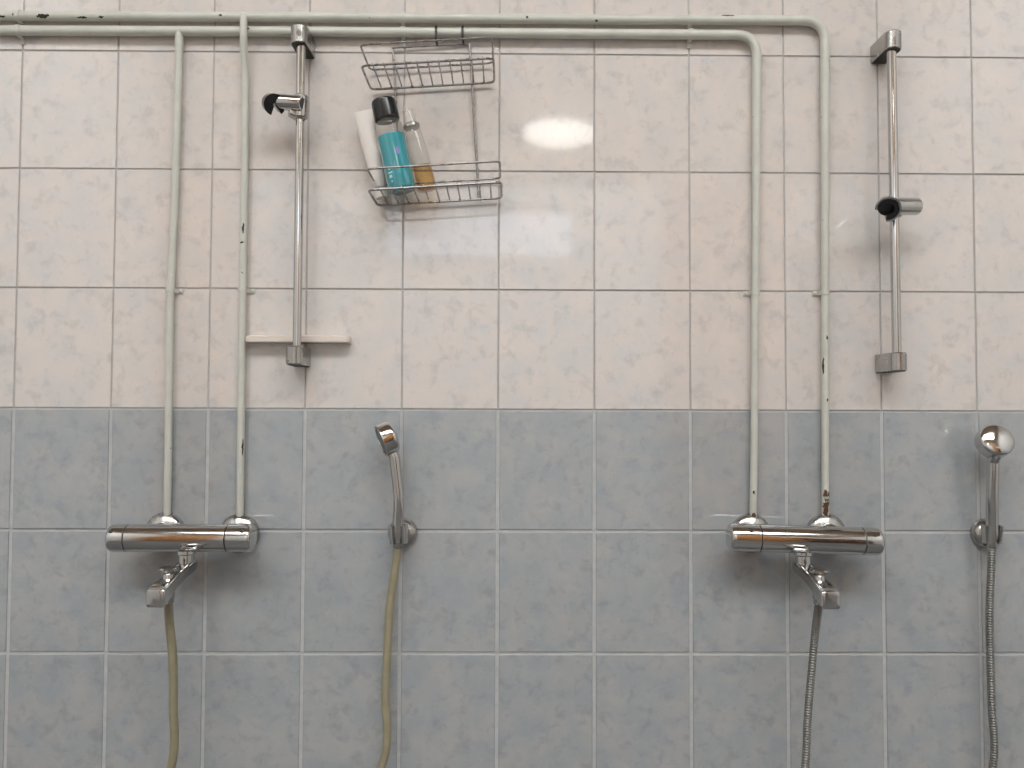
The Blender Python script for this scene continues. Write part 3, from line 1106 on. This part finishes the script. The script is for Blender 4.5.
# ---------------------------------------------------------------- bottles in the lower basket
def clear_mat(name, col, edge, rough=0.04, ior=1.45, milk=0.0):
    """thin see-through plastic: tinted transparency under a glossy skin, denser at grazing angles"""
    m = bpy.data.materials.new(name)
    m.use_nodes = True
    t = m.node_tree
    t.nodes.clear()
    out = t.nodes.new('ShaderNodeOutputMaterial')
    lw = t.nodes.new('ShaderNodeLayerWeight'); lw.inputs['Blend'].default_value = 0.35
    cm = t.nodes.new('ShaderNodeMix'); cm.data_type = 'RGBA'
    cm.inputs[6].default_value = (*col, 1); cm.inputs[7].default_value = (*edge, 1)
    t.links.new(lw.outputs['Facing'], cm.inputs[0])
    tr = t.nodes.new('ShaderNodeBsdfTransparent'); t.links.new(cm.outputs[2], tr.inputs[0])
    gl = t.nodes.new('ShaderNodeBsdfGlossy'); gl.inputs['Roughness'].default_value = rough
    df = t.nodes.new('ShaderNodeBsdfDiffuse'); df.inputs[0].default_value = (0.78, 0.75, 0.71, 1)
    mk = t.nodes.new('ShaderNodeMixShader'); mk.inputs[0].default_value = milk
    t.links.new(tr.outputs[0], mk.inputs[1]); t.links.new(df.outputs[0], mk.inputs[2])
    fr = t.nodes.new('ShaderNodeFresnel'); fr.inputs[0].default_value = ior
    mx = t.nodes.new('ShaderNodeMixShader')
    gm = t.nodes.new('ShaderNodeNewGeometry')
    fb = t.nodes.new('ShaderNodeMath'); fb.operation = 'SUBTRACT'; fb.use_clamp = True   # only the outer skin shines
    t.links.new(fr.outputs[0], fb.inputs[0]); t.links.new(gm.outputs['Backfacing'], fb.inputs[1])
    t.links.new(fb.outputs[0], mx.inputs[0]); t.links.new(mk.outputs[0], mx.inputs[1]); t.links.new(gl.outputs[0], mx.inputs[2])
    t.links.new(mx.outputs[0], out.inputs[0])
    return m


M['clear'] = clear_mat('clear_plastic', (0.975, 0.97, 0.955), (0.84, 0.82, 0.79), milk=0.06)
sc.cycles.transparent_max_bounces = 24
M['teal'] = mat('teal_film', (0.0, 0.27, 0.325), 0.16, **{'Coat Weight': 1.0, 'Coat Roughness': 0.06, 'Coat IOR': 1.8})
M['amber'] = clear_mat('amber_liquid', (0.93, 0.74, 0.38), (0.72, 0.42, 0.10), 0.05, 1.15)
M['tube'] = mat('milky_tube', (0.74, 0.675, 0.62), 0.35)
M['tube'].node_tree.nodes['Principled BSDF'].inputs['Subsurface Weight'].default_value = 0.2
M['tube'].node_tree.nodes['Principled BSDF'].inputs['Subsurface Radius'].default_value = (0.01, 0.008, 0.006)
M['pink'] = mat('pink_print', (0.20, 0.20, 0.44), 0.4)
M['pale_print'] = mat('pale_print', (0.45, 0.72, 0.72), 0.4)
LEAN = R(12.6)
AX = V((-math.sin(LEAN), 0, math.cos(LEAN)))           # the bottles lean to the left
SX = V((math.cos(LEAN), 0, math.sin(LEAN)))            # across, in the picture plane
OY = V((0, -1, 0))


def stand(px, s, r):
    """bottom centre of a leaning bottle whose lower left rim touches the basket wires"""
    p = at(px, 190, s)
    u = (p.x - C0.x) / ct
    for _ in range(4):
        q = cad(u, s, -DROP + 0.0045)
        c = q + SX * r
        u += (p.x - c.x)
    return cad(u, s, -DROP + 0.0045) + SX * r


# milky tube, crimp up
b0 = stand(382.0, 0.038, 0.0125)
t = thing('lotion_tube', b0, 'milky white lotion tube with crimped top, leftmost in the caddy', 'tube', None)
bm = BM(); lathe(bm, b0, AX, [(0.0115, 0.0), (0.0125, 0.001), (0.0125, 0.019), (0.0115, 0.020)], 28); obj('cap', bm, M['tube'], t)
bm = BM()
secs = []
for h, wx, wy in ((0.0202, 0.009, 0.009), (0.024, 0.0135, 0.0135), (0.05, 0.0150, 0.0140), (0.095, 0.0175, 0.011), (0.14, 0.019, 0.006), (0.175, 0.020, 0.0016), (0.186, 0.020, 0.0012)):
    secs.append([b0 + AX * h + SX * wx * math.cos(2 * math.pi * k / 24) + OY * wy * math.sin(2 * math.pi * k / 24) for k in range(24)])
loft(bm, secs)
obj('body', bm, M['tube'], t, 50)

# teal bottle with black cap
rB = 0.0270
b1 = stand(402.8, 0.074, rB)
t = thing('shampoo_bottle', b1, 'clear bottle with teal lower part and a black cap, middle one in the caddy', 'bottle', None)
HB = 0.146
bm = BM()
lathe(bm, b1, AX, [(0.0, 0.0), (rB - 0.004, 0.0), (rB - 0.001, 0.0015), (rB, 0.005), (rB, HB - 0.012), (rB - 0.003, HB - 0.004), (rB - 0.008, HB), (rB - 0.0095, HB + 0.004)], 40, True, False)
obj('body', bm, M['clear'], t, 50)
bm = BM(); lathe(bm, b1, AX, [(0.0, -0.0004), (rB - 0.0038, -0.0004), (rB - 0.0006, 0.0012), (rB + 0.0004, 0.0050), (rB + 0.0004, 0.1115), (rB + 0.0002, 0.1125)], 40, False, False); obj('label_film', bm, M['teal'], t, 50)


def decal(bm, c, r, h0, h1, a0, a1, wob, seed):
    rr = random.Random(seed)
    NI, NJ = 7, 8
    g = []
    for i in range(NI):
        u = i / (NI - 1)
        row = []
        e = math.sin(math.pi * (0.1 + 0.8 * u)) if wob else 1
        for j in range(NJ):
            a = R((a0 + a1) / 2 + (a1 - a0) / 2 * e * (2 * j / (NJ - 1) - 1))
            row.append(bm.verts.new(c + AX * (h0 + (h1 - h0) * u) + (SX * math.sin(a) + OY * math.cos(a)) * r))
        g.append(row)
    for i in range(NI - 1):
        for j in range(NJ - 1):
            bm.faces.new((g[i][j], g[i + 1][j], g[i + 1][j + 1], g[i][j + 1]))


bm = BM(); decal(bm, b1, rB + 0.0006, 0.066, 0.082, 10, 27, True, 1); obj('emblem', bm, M['pink'], t, 60)
for k, (h0, h1, a0, a1) in enumerate(((0.024, 0.030, -42, -26), (0.033, 0.036, -44, -22), (0.015, 0.019, -36, -28), (0.040, 0.044, -38, -31))):
    bm = BM(); decal(bm, b1, rB + 0.0006, h0, h1, a0, a1, False, k); obj('print', bm, M['pale_print'], t, 60)
bm = BM(); lathe(bm, b1, AX, [(0.0225, HB + 0.0005), (0.0250, HB + 0.001), (0.0255, HB + 0.003), (0.0248, HB + 0.037), (0.0230, HB + 0.041), (0.018, HB + 0.0425), (0, HB + 0.043)], 40); obj('cap', bm, M['black'], t)

# slim spray bottle with a little golden liquid
rS = 0.0200
LEAN = R(14.6)
AX = V((-math.sin(LEAN), 0, math.cos(LEAN)))
SX = V((math.cos(LEAN), 0, math.sin(LEAN)))
b2 = stand(428.0, 0.070, rS)
t = thing('spray_bottle', b2, 'slim clear bottle with golden liquid at its base, rightmost in the caddy', 'bottle', None)
bm = BM()
lathe(bm, b2, AX, [(0.0, 0.0), (rS - 0.005, 0.0), (rS - 0.001, 0.002), (rS, 0.006), (rS - 0.0003, 0.05), (rS - 0.0015, 0.09), (rS - 0.003, 0.118), (rS - 0.0045, 0.125), (rS - 0.0085, 0.129), (rS - 0.0085, 0.133)], 36, True, False)
obj('body', bm, M['clear'], t, 50)
bm = BM(); lathe(bm, b2, AX, [(0.0, 0.0028), (rS - 0.007, 0.0028), (rS - 0.0022, 0.007), (rS - 0.0024, 0.050), (0.0, 0.0502)], 36); obj('liquid', bm, M['amber'], t, 50)
bm = BM(); lathe(bm, b2, AX, [(0.0150, 0.1300), (0.0168, 0.1310), (0.0168, 0.1365), (0.0150, 0.1385), (0.0095, 0.1385)], 32); obj('collar', bm, M['chrome_soft'], t)
bm = BM()
lathe(bm, b2, AX, [(0.0118, 0.1388), (0.0118, 0.143), (0.0105, 0.168), (0.0092, 0.171), (0.0, 0.1715)], 32, True, False)
M['frost'] = clear_mat('frosted_cap', (0.96, 0.95, 0.93), (0.88, 0.86, 0.83), 0.15, 1.45, 0.30)
obj('cap', bm, M['frost'], t, 50)
